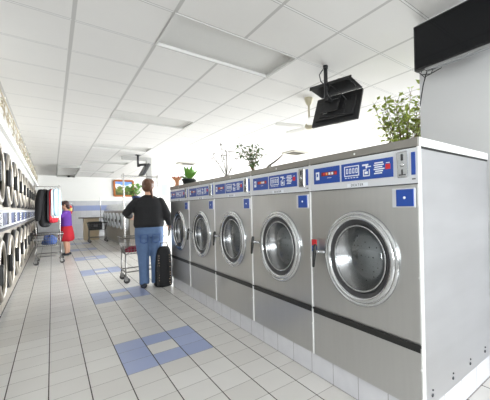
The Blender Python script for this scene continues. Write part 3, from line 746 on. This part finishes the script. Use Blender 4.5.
MB().bb(-.06, .06, -.157, -.155, .11, .2).build('card', M['greyc'], t)

# hanging coats
def garment(name, label, cat, loc, rz, m, H, W, D, sleeves=True, seed=1, hem=None):
    """hangs from a bar at loc: hook, hanger, cloth; width along local x"""
    t = thing(name, label, cat, loc, rz, None)
    mb = MB(); n = 40; rg = []
    prof = [(.05, .25, .35), (.07, .5, .6), (.10, .85, .8), (.15, 1., 1), (.3, .98, 1.05), (.55, .98, 1.1), (.8, 1.03, 1.15), (1., 1.07, 1.2)]
    for i, (f, w, d) in enumerate(prof):
        ring = []
        for k in range(n):
            b = 2*pi*k/n; rip = 1+(.16*sin(5*b+seed)+.09*sin(9*b+seed*2))*min(1, f*1.8)
            ring.append(Vector((W/2*w*cos(b), D/2*d*sin(b)*rip+.02*f*sin(3*b), -H*f-.03*f*sin(4*b+seed))))
        rg.append(ring)
    mb.rings(rg); mb.build('cloth', m, t, sub=1)
    if sleeves:
        for s_ in (-1, 1):
            MB().tube([(s_*W*.42, 0, -.13*H), (s_*W*.53, .02, -.3*H), (s_*W*.56, .03, -.55*H), (s_*W*.55, .05, -.78*H)], [.07, .075, .065, .055], 12, round_end=True).build('sleeve', m, t, sub=1)
    mb = MB(); mb.tube([(0, 0, -.06), (0, 0, -.01), (.018, 0, .012), (0, 0, .026), (-.018, 0, .012)], .003, 6); mb.tube([(-W*.42, 0, -.12), (0, 0, -.055), (W*.42, 0, -.12)], .004, 6)
    mb.build('hanger', M['hang'], t)
    return t
bz = 1.828
garment('black_coat', 'black coat hanging at the front of the coat cart by the dryers', 'coat', (-.125, 9.75, bz), radians(66), M['blackc'], .98, .40, .13, True, 1)
garment('grey_jacket', 'dark grey jacket hanging right behind the black coat', 'jacket', (-.012, 9.75, bz), radians(72), M['greyc'], .84, .40, .035, False, 2)
garment('red_shirt', 'red shirt hanging between the dark jacket and the white shirt', 'shirt', (.026, 9.75, bz), radians(72), M['redc'], .88, .46, .032, False, 3)
garment('white_shirt', 'white shirt hanging behind the red shirt on the coat cart', 'shirt', (.066, 9.75, bz), radians(72), M['whitec'], .76, .50, .032, False, 4)
garment('light_blue_shirt', 'light blue shirt hanging last on the coat cart bar', 'shirt', (.106, 9.75, bz), radians(72), M['ltblue'], .72, .44, .032, False, 6)

# ------------------------------------------------------------------ people
def fingers(mb, wrist, fwd, side, palm_n, s=1., curl=.5, thumb=1):
    """palm, four bent fingers and a thumb; fwd = hand direction, side = toward the thumb"""
    w = Vector(wrist); f = Vector(fwd).normalized(); sd = Vector(side); sd = (sd-f*sd.dot(f)).normalized(); nrm = Vector(palm_n); nrm = (nrm-f*nrm.dot(f)-sd*nrm.dot(sd)).normalized()
    for k in range(4):
        o = (1.5-k)*.0195*s
        mb.tube([w+sd*o*.6, w+f*.045*s+sd*o, w+f*.085*s+sd*o], [.016*s, .0155*s, .0125*s], 8, round_end=True)
    for k, ln in enumerate((.068, .076, .071, .056)):
        o = (1.5-k)*.0205*s; b = w+f*.082*s+sd*o; q = []; d = f.copy(); p = b.copy(); q.append(p.copy())
        for j, fr in enumerate((.45, .32, .23)):
            a = curl*(.5+.35*j); d = (f*cos(a)+nrm*sin(a)).normalized(); p = p+d*ln*fr*s; q.append(p.copy())
        mb.tube(q, [.0095*s, .009*s, .0085*s, .0075*s], 8, round_end=True)
    b = w+f*.022*s+sd*.028*s
    mb.tube([b, b+(f*.5+sd*.75+nrm*.3).normalized()*.034*s, b+(f*.75+sd*.6+nrm*.5).normalized()*.066*s], [.014*s, .0115*s, .0085*s], 8, round_end=True)
def face(par_mb, c, rot, s=1.): pass
def head_mesh(mb, c, rot):
    """skull, jaw, nose, ears; faces +y before rot"""
    c = Vector(c); P = lambda v: c+rot @ Vector(v)
    mb.ball(c+rot @ Vector((0, -.008, .02)), (.074, .092, .092), 14, rot)
    mb.ball(P((0, .022, -.045)), (.055, .062, .07), 12, rot)
    mb.tube([P((0, .088, .02)), P((0, .100, -.005)), P((0, .108, -.022)), P((0, .09, -.03))], [.009, .012, .015, .009], 8, round_end=True)
    for s_ in (-1, 1): mb.ball(P((s_*.076, -.008, -.005)), (.010, .022, .032), 8, rot)
    mb.ball(P((0, .075, -.085)), (.022, .018, .016), 8, rot)
def face_parts(t, c, rot, brow):
    c = Vector(c); P = lambda v: c+rot @ Vector(v)
    mb = MB()
    for s_ in (-1, 1): mb.ball(P((s_*.03, .080, .008)), (.012, .008, .006), 8, rot)
    mb.build('eyes', M['eye'], t)
    mb = MB()
    for s_ in (-1, 1): mb.tube([P((s_*.014, .088, .03)), P((s_*.032, .086, .036)), P((s_*.048, .074, .03))], .004, 6, round_end=True)
    mb.build('eyebrows', brow, t)
    MB().ball(P((0, .082, -.055)), (.022, .010, .007), 8, rot).build('mouth', M['lip'], t)

# woman in a black sweater and jeans, seen from behind (faces +y, local x to the right)
t = thing('person', 'woman in black sweater and blue jeans, back to camera, standing by the far washers', 'person', (1.19, 5.42, 0), radians(-8))
hr = Matrix.Rotation(radians(-28), 3, 'Z') @ Matrix.Rotation(radians(-10), 3, 'X'); hc = Vector((.01, .035, 1.605))
Ls, Le, Lw = Vector((-.165, 0, 1.375)), Vector((-.315, .03, 1.18)), Vector((-.25, .24, 1.13))
Rs, Re, Rw = Vector((.165, 0, 1.375)), Vector((.275, -.03, 1.12)), Vector((.32, .16, .98))
mb = MB()
head_mesh(mb, hc, hr)
mb.tube([(0, 0, 1.36), (0, .0, 1.46), (.0, .02, 1.55)], [.07, .056, .055], 14, round_end=True)
mb.oval([(0, 0, .86, .17, .12), (0, 0, .95, .19, .135), (0, 0, 1.1, .175, .125), (0, 0, 1.25, .18, .125), (0, 0, 1.36, .17, .1), (0, 0, 1.42, .1, .07)])
for a, b, c in ((Ls, Le, Lw), (Rs, Re, Rw)): mb.tube([a, a.lerp(b, .5), b, b.lerp(c, .4), c], [.058, .05, .042, .04, .029], 12, round_end=True)
for s_ in (-1, 1): mb.tube([(s_*.095, 0, .9), (s_*.09, .01, .5), (s_*.085, -.01, .25), (s_*.08, -.01, .06)], [.085, .058, .055, .036], 12, round_end=True); mb.tube([(s_*.08, -.03, .035), (s_*.1, .12, .03)], [.035, .032], 10, round_end=True)
fingers(mb, Lw, Lw-Le, (1, .2, .3), (.4, .1, -1), 1, .6)
fingers(mb, Rw, Rw-Re, (-1, .3, .2), (-.4, .2, -1), 1, .9)
body = mb.build('body', M['skin'], t, remesh=.0075, smooth_it=3)
face_parts(t, hc, hr, M['hair'])
mb = MB()   # knit sweater
mb.oval([(0, -.002, .945, .195, .140), (0, -.002, .96, .212, .156), (0, -.004, 1.0, .222, .164), (0, -.002, 1.08, .216, .16), (0, 0, 1.18, .208, .152), (0, 0, 1.28, .21, .148), (0, 0, 1.34, .20, .135), (0, 0, 1.40, .165, .11), (0, .005, 1.45, .10, .08), (0, .008, 1.475, .06, .06)], 28)
for a, b, c in ((Ls, Le, Lw), (Rs, Re, Rw)):
    d = (c-b).normalized(); mb.tube([a+Vector((0, 0, -.01)), a.lerp(b, .5), b, b.lerp(c, .5), c-d*.03, c-d*.005], [.070, .068, .062, .058, .050, .040], 14, round_end=True)
sw = mb.build('sweater', M['sweater'], t, remesh=.011, smooth_it=5)
mb = MB()   # jeans
mb.oval([(0, -.004, .80, .19, .135), (0, -.012, .86, .208, .158), (0, -.012, .93, .205, .150), (0, -.005, 1.0, .19, .135), (0, 0, 1.02, .18, .12)], 28)
mb.ball((-.085, -.075, .865), (.10, .085, .10), 10); mb.ball((.085, -.075, .865), (.10, .085, .10), 10)
for s_ in (-1, 1):
    mb.tube([(s_*.098, -.005, .86), (s_*.098, 0, .70), (s_*.09, .005, .5), (s_*.087, -.012, .30), (s_*.085, -.012, .14), (s_*.085, -.01, .055)], [.110, .102, .084, .074, .072, .074], 16)
jn = mb.build('jeans', M['jeans'], t, remesh=.011, smooth_it=4)
mb = MB()
for s_ in (-1, 1):
    x = s_*.085
    for a, b in (((x-.05, -.155, .845), (x-.05, -.148, .73)), ((x+.05, -.155, .845), (x+.05, -.148, .73)), ((x-.05, -.155, .845), (x+.05, -.155, .845)), ((x-.05, -.148, .73), (x, -.148, .71)), ((x+.05, -.148, .73), (x, -.148, .71))): mb.tube([a, b], .004, 5)
mb.build('pocket_seam', M['bluec'], jn)
for s_ in (-1, 1):
    mb = MB(); yaw = s_*.12
    mb.tube([(s_*.085, -.075, .04), (s_*.09, .02, .042), (s_*.105, .11, .036), (s_*.11, .15, .03)], [.038, .043, .042, .03], 12, round_end=True)
    mb.oval([(s_*.095, .03, 0, .045, .13), (s_*.095, .03, .02, .046, .132)], 20)
    mb.build('shoe', M['shoe'], t, remesh=.008, smooth_it=3)
mb = MB()   # hair gathered up at the back, a tail over the right shoulder
P = lambda v: hc+hr @ Vector(v)
mb.ball(P((0, -.022, .035)), (.094, .104, .10), 14, hr); mb.ball(P((0, -.055, -.02)), (.08, .064, .08), 12, hr); mb.ball(P((.01, -.10, .05)), (.05, .045, .055), 10, hr)
for k in range(7): mb.tube([P((.02, -.10, .07-k*.012)), P((.055+.01*sin(k*2.), -.10-.012*cos(k*1.7), .02-k*.012)), P((.085, -.085+.01*sin(k*3.), -.07-k*.006)), P((.085+.012*cos(k*2.), -.055, -.15-.008*k))], [.026, .026, .020, .007], 8, round_end=True)
mb.build('hair', M['hair'], t, remesh=.008, smooth_it=2)
MB().ball(P((.045, -.11, .035)), (.02, .012, .03), 8, hr).build('hair_tie', M['pinkl'], t)

# black dotted bag on the floor between woman and washers
t = thing('laundry_bag', 'tall black dotted bag on the floor between the woman in jeans and the farthest washer', 'bag', (1.345, 5.24, 0), radians(-6))
mb = MB(); mb.oval([(0, 0, 0, .115, .07), (0, 0, .02, .13, .08), (0, 0, .3, .125, .075), (.005, 0, .5, .115, .068), (.01, 0, .60, .095, .05), (.01, 0, .65, .06, .035)], 24)
mb.build('bag_body', M['blackc'], t, sub=1)
for s_ in (-1, 1): MB().poly([(s_*.088-.016, -.068, .03), (s_*.088+.016, -.068, .03), (s_*.082+.016, -.064, .52), (s_*.082-.016, -.064, .52)], (0, .012, 0)).build('dotted_band', M['dot'], t)
mb = MB(); mb.tube([(-.05, -.02, .62), (-.04, -.03, .70), (.05, -.03, .70), (.07, -.02, .62)], .007, 8); mb.build('handle', M['black'], t)

# person in purple behind the coat cart
t = thing('person', 'person in purple top and red skirt reaching to the coats on the cart', 'person', (.30, 10.95, 0), radians(70))
hr = Matrix.Rotation(radians(15), 3, 'Z') @ Matrix.Rotation(radians(-12), 3, 'X'); hc = Vector((0, .03, 1.405))
Ls, Le, Lw = Vector((-.15, 0, 1.19)), Vector((-.2, .13, 1.02)), Vector((-.13, .33, 1.06))
Rs, Re, Rw = Vector((.15, 0, 1.19)), Vector((.2, .16, 1.03)), Vector((.12, .36, 1.10))
mb = MB(); head_mesh(mb, hc, hr)
mb.tube([(0, 0, 1.17), (0, .0, 1.26), (0, .02, 1.34)], [.055, .045, .045], 12, round_end=True)
mb.oval([(0, 0, .74, .14, .1), (0, 0, .85, .14, .1), (0, 0, 1.0, .13, .095), (0, 0, 1.14, .14, .09), (0, 0, 1.22, .09, .06)])
for a, b, c in ((Ls, Le, Lw), (Rs, Re, Rw)): mb.tube([a, a.lerp(b, .5), b, b.lerp(c, .4), c], [.045, .042, .035, .034, .025], 12, round_end=True)
for s_ in (-1, 1): mb.tube([(s_*.08, 0, .76), (s_*.08, .01, .42), (s_*.075, -.01, .22), (s_*.07, -.01, .05)], [.075, .05, .046, .03], 12, round_end=True); mb.tube([(s_*.07, -.025, .03), (s_*.08, .1, .025)], [.03, .026], 10, round_end=True)
fingers(mb, Lw, Lw-Le, (1, .2, .3), (.4, .1, -1), .85, .6); fingers(mb, Rw, Rw-Re, (-1, .3, .2), (-.4, .2, -1), .85, .6)
mb.build('body', M['skin'], t, remesh=.008, smooth_it=3); face_parts(t, hc, hr, M['hair2'])
mb = MB(); mb.oval([(0, 0, .78, .15, .115), (0, 0, .84, .165, .125), (0, 0, .98, .155, .118), (0, 0, 1.1, .16, .115), (0, 0, 1.18, .155, .1), (0, 0, 1.235, .10, .075), (0, 0, 1.25, .06, .05)], 24)
for a, b in ((Ls, Le), (Rs, Re)): mb.tube([a+Vector((0, 0, -.01)), a.lerp(b, .5)], [.065, .06], 12, round_end=True)
mb.build('purple_top', M['purple'], t, remesh=.011, smooth_it=4)
MB().rings([[Vector(((rx+.012*sin(7*2*pi*k/28)*(1-f))*cos(2*pi*k/28), (rx*.8+.012*sin(7*2*pi*k/28)*(1-f))*sin(2*pi*k/28), z)) for k in range(28)] for z, rx, f in ((.36, .24, 0), (.55, .215, .2), (.72, .185, .6), (.82, .16, 1), (.84, .14, 1))]).build('red_skirt', M['redc'], t, sub=1)
mb = MB()
for s_ in (-1, 1): mb.tube([(s_*.07, -.05, .035), (s_*.075, .03, .035), (s_*.085, .1, .03)], [.034, .038, .03], 12, round_end=True)
mb.build('shoes', M['shoe'], t)
mb = MB(); P = lambda v: hc+hr @ Vector(v)
mb.ball(P((0, -.02, .03)), (.086, .098, .094), 14, hr); mb.ball(P((0, -.06, -.045)), (.078, .05, .09), 12, hr)
mb.build('hair', M['hair2'], t, remesh=.008, smooth_it=2)

# ------------------------------------------------------------------ far end of the room
def make_far_washer():
    t = thing('small_washer', '', 'washing machine', group='small front-loading washers at the far end')
    h = .415
    MB().bb(0, .75, -h, h, .1, 1.2).build('cabinet', M['steeldry'], t, bevel=.006)
    MB().bb(.02, .75, -h, h, 0, .1).build('base', M['bulk'], t)
    mb = MB(); mb.poly([(0, -h, 1.2), (.75, -h, 1.2), (.75, -h, 1.46), (.14, -h, 1.46)], (0, 2*h, 0)); mb.build('control_hood', M['chromed'], t, bevel=.004)
    d = MB().lathe([(.27, 0), (.275, -.03), (.262, -.055), (.225, -.06), (.21, -.045), (.21, 0)], (0, 0, .85), 'x', 36, close=True).build('door_ring', M['ink'], t)
    MB().lathe([(.21, -.03), (.16, -.012), (.03, -.008)], (0, 0, .85), 'x', 32).build('door_glass', M['black'], d)
    MB().bb(-.065, -.04, .2, .24, .8, .9).build('handle', M['black'], d, bevel=.005)
    return t
fw = make_far_washer()
for i in range(7):
    o = fw if i == 0 else copy_tree(fw)
    o.location = (1.78, 10.95+.84*i, 0)
    o['label'] = ('nearest' if i == 0 else ords[i] if i < 6 else 'farthest') + (' small washer with white round door, in the row at the far end' if i in (0, 6) else ' small washer with white round door, counted from the woman in jeans')
t = thing('folding_table', 'pale folding table with grey top in front of the back wall', 'table', (1.25, 15.9, 0))
MB().bb(-.40, .42, -.32, .4, .90, .94).build('tabletop', M['woodd'], t, bevel=.004)
MB().bb(-.25, .26, -.28, -.26, .0, .90).build('front_panel', M['wood'], t)
for x in (-.25, .24): MB().bb(x, x+.02, -.26, .36, 0, .90).build('side_panel', M['wood'], t)
t = thing('fire_extinguisher', 'red fire extinguisher with yellow label on the tiled back wall', 'fire extinguisher', (.605, BACK-.11, 1.1))
MB().lathe([(.07, 0), (.085, .02), (.085, .30), (.06, .36), (.025, .385), (.025, .41)], seg=24).build('cylinder', M['extred'], t)
MB().lathe([(.0865, .12), (.0865, .26)], seg=24, cap=False).build('label_band', M['yellow'], t, solid=.002)
mb = MB(); mb.bb(-.02, .02, -.02, .02, .40, .44); mb.bb(-.02, .09, -.012, .012, .43, .45); mb.build('valve', M['chromed'], t)
MB().tube([(.03, 0, .42), (.11, 0, .38), (.12, 0, .25), (.10, -.01, .08)], .012, 8).build('hose', M['black'], t)
MB().bb(-.03, .03, .08, .11, .1, .3).build('wall_hook', M['blk2'], t)
t = thing('notice', 'small white notice with teal and red print on the back wall, behind the coats', 'notice', (.12, BACK-.012, 1.73))
MB().bb(-.1, .12, -.008, .010, .0, .36).build('sheet', M['paper'], t)
MB().bb(-.07, .05, -.011, -.008, .2, .3).build('teal_print', M['cyan'], t); MB().bb(.02, .1, -.011, -.008, .06, .2).build('red_print', M['pinkl'], t); MB().bb(-.03, .03, -.012, -.009, .3, .335).build('dark_print', M['black'], t)
# picture hangs on the back wall
t = thing('framed_picture', 'wood-framed landscape picture on the white back wall', 'picture', (2.72, BACK-.03, 2.28))
mb = MB(); a, b = .40, .37
for s_ in (-1, 1): mb.bb(-a, a, -.02, .028, s_*b-.045, s_*b+.045); mb.bb(s_*a-.045, s_*a+.045, -.02, .028, -b, b)
mb.build('frame', M['pframe'], t, bevel=.008)
MB().bb(-a+.04, a-.04, -.005, .025, -b+.04, b-.04).build('canvas', M['picture'], t)
t = thing('wall_panel', 'plain grey rectangular panel on the back wall, right of the woman in jeans', 'panel', (4.6, BACK-.02, 1.9))
MB().bb(-.16, .16, -.01, .018, 0, .62).build('board', M['greypanel'], t); mb = MB()
for s_ in (-1, 1): mb.bb(s_*.17-.012, s_*.17+.012, -.016, .018, -.02, .64); mb.bb(-.158, .158, -.016, .018, .31+s_*.32-.012, .31+s_*.32+.012)
mb.build('frame', M['frame'], t)
# small far monitor on a ceiling pole
t = thing('ceiling_monitor', 'small black monitor on a ceiling pole, above and left of the woman in jeans', 'monitor', (1.88, 9.7, CEIL))
mb = MB(); mb.tube([(0, 0, 0), (0, 0, -.34)], .03, 10); mb.bb(-.06, .06, -.06, .06, -.015, 0); mb.build('pole', M['gasket'], t)
q = Matrix.Rotation(radians(28), 3, 'Y')
mb = MB(); mb.box((.16, 0, -.42), (.07, .5, .36), q); mb.tube([(0, 0, -.32), (.06, 0, -.28), (.18, 0, -.26), (.30, 0, -.27)], .035, 8); mb.build('housing', M['gasket'], t, bevel=.008)
MB().box(Vector((.16, 0, -.42))+q @ Vector((.037, 0, 0)), (.004, .46, .32), q).build('screen', M['screen'], t)
t = thing('potted_plant', 'green plant in a blue-grey pot on the far washers, left of the woman in jeans', 'plant', (2.06, 11.0, 1.46))
pot_parts(t, .13, .2, M['navy'])
bush(t, .16, .42, .42, 14, 12, .13, M['leaf2'], seed=12, lo=.2)

# ------------------------------------------------------------------ light
def area(name, loc, rot, sx, sy, power, col=(1, 1, 1)):
    l = bpy.data.lights.new(name, 'AREA'); l.shape = 'RECTANGLE'; l.size = sx; l.size_y = sy; l.energy = power; l.color = col
    o = bpy.data.objects.new(name, l); COL.objects.link(o); o.location = loc; o.rotation_euler = rot
    return o
for i, (a0, a1, z0, z1) in enumerate(WIN_R):
    area('daylight', (RIGHT+.4, (a0+a1)/2, (z0+z1)/2), (radians(90), 0, radians(90)), a1-a0, z1-z0, 1700 if i == 3 else 880, (1, .985, .965))
for (a0, a1, z0, z1) in WIN_F:
    area('daylight', ((a0+a1)/2, FRONT-.4, (z0+z1)/2), (radians(90), 0, 0), a1-a0, z1-z0, 265, (1, .99, .98))
for (a0, a1, z0, z1) in WIN_B_ADDED:
    area('daylight', ((a0+a1)/2, BACK+.4, (z0+z1)/2), (radians(-90), 0, 0), a1-a0, z1-z0, 700, (1, .985, .965))  # lamps outside the added back windows, lifting the far room
w = bpy.data.worlds.new('sky'); S.world = w; w.use_nodes = True
w.node_tree.nodes['Background'].inputs[0].default_value = (.95, .975, 1, 1); w.node_tree.nodes['Background'].inputs[1].default_value = 3.
# ------------------------------------------------------------------ camera
cd = bpy.data.cameras.new('camera'); cam = bpy.data.objects.new('camera', cd); COL.objects.link(cam)
cd.sensor_fit = 'HORIZONTAL'; cd.sensor_width = 36; cd.lens = 303.9/490*36; cd.shift_x = -65/490; cd.shift_y = 5.1/490; cd.clip_start = .05
cam.matrix_world = Matrix.Translation((0, 0, EYE)) @ Matrix.Rotation(radians(-40.33), 4, 'Z') @ Matrix.Rotation(radians(90), 4, 'X') @ Matrix.Rotation(radians(-1.27), 4, 'Z')
S.camera = cam
vs = S.view_settings; vs.view_transform = 'Standard'; vs.look = 'None'; vs.gamma = 1; vs.exposure = -.1
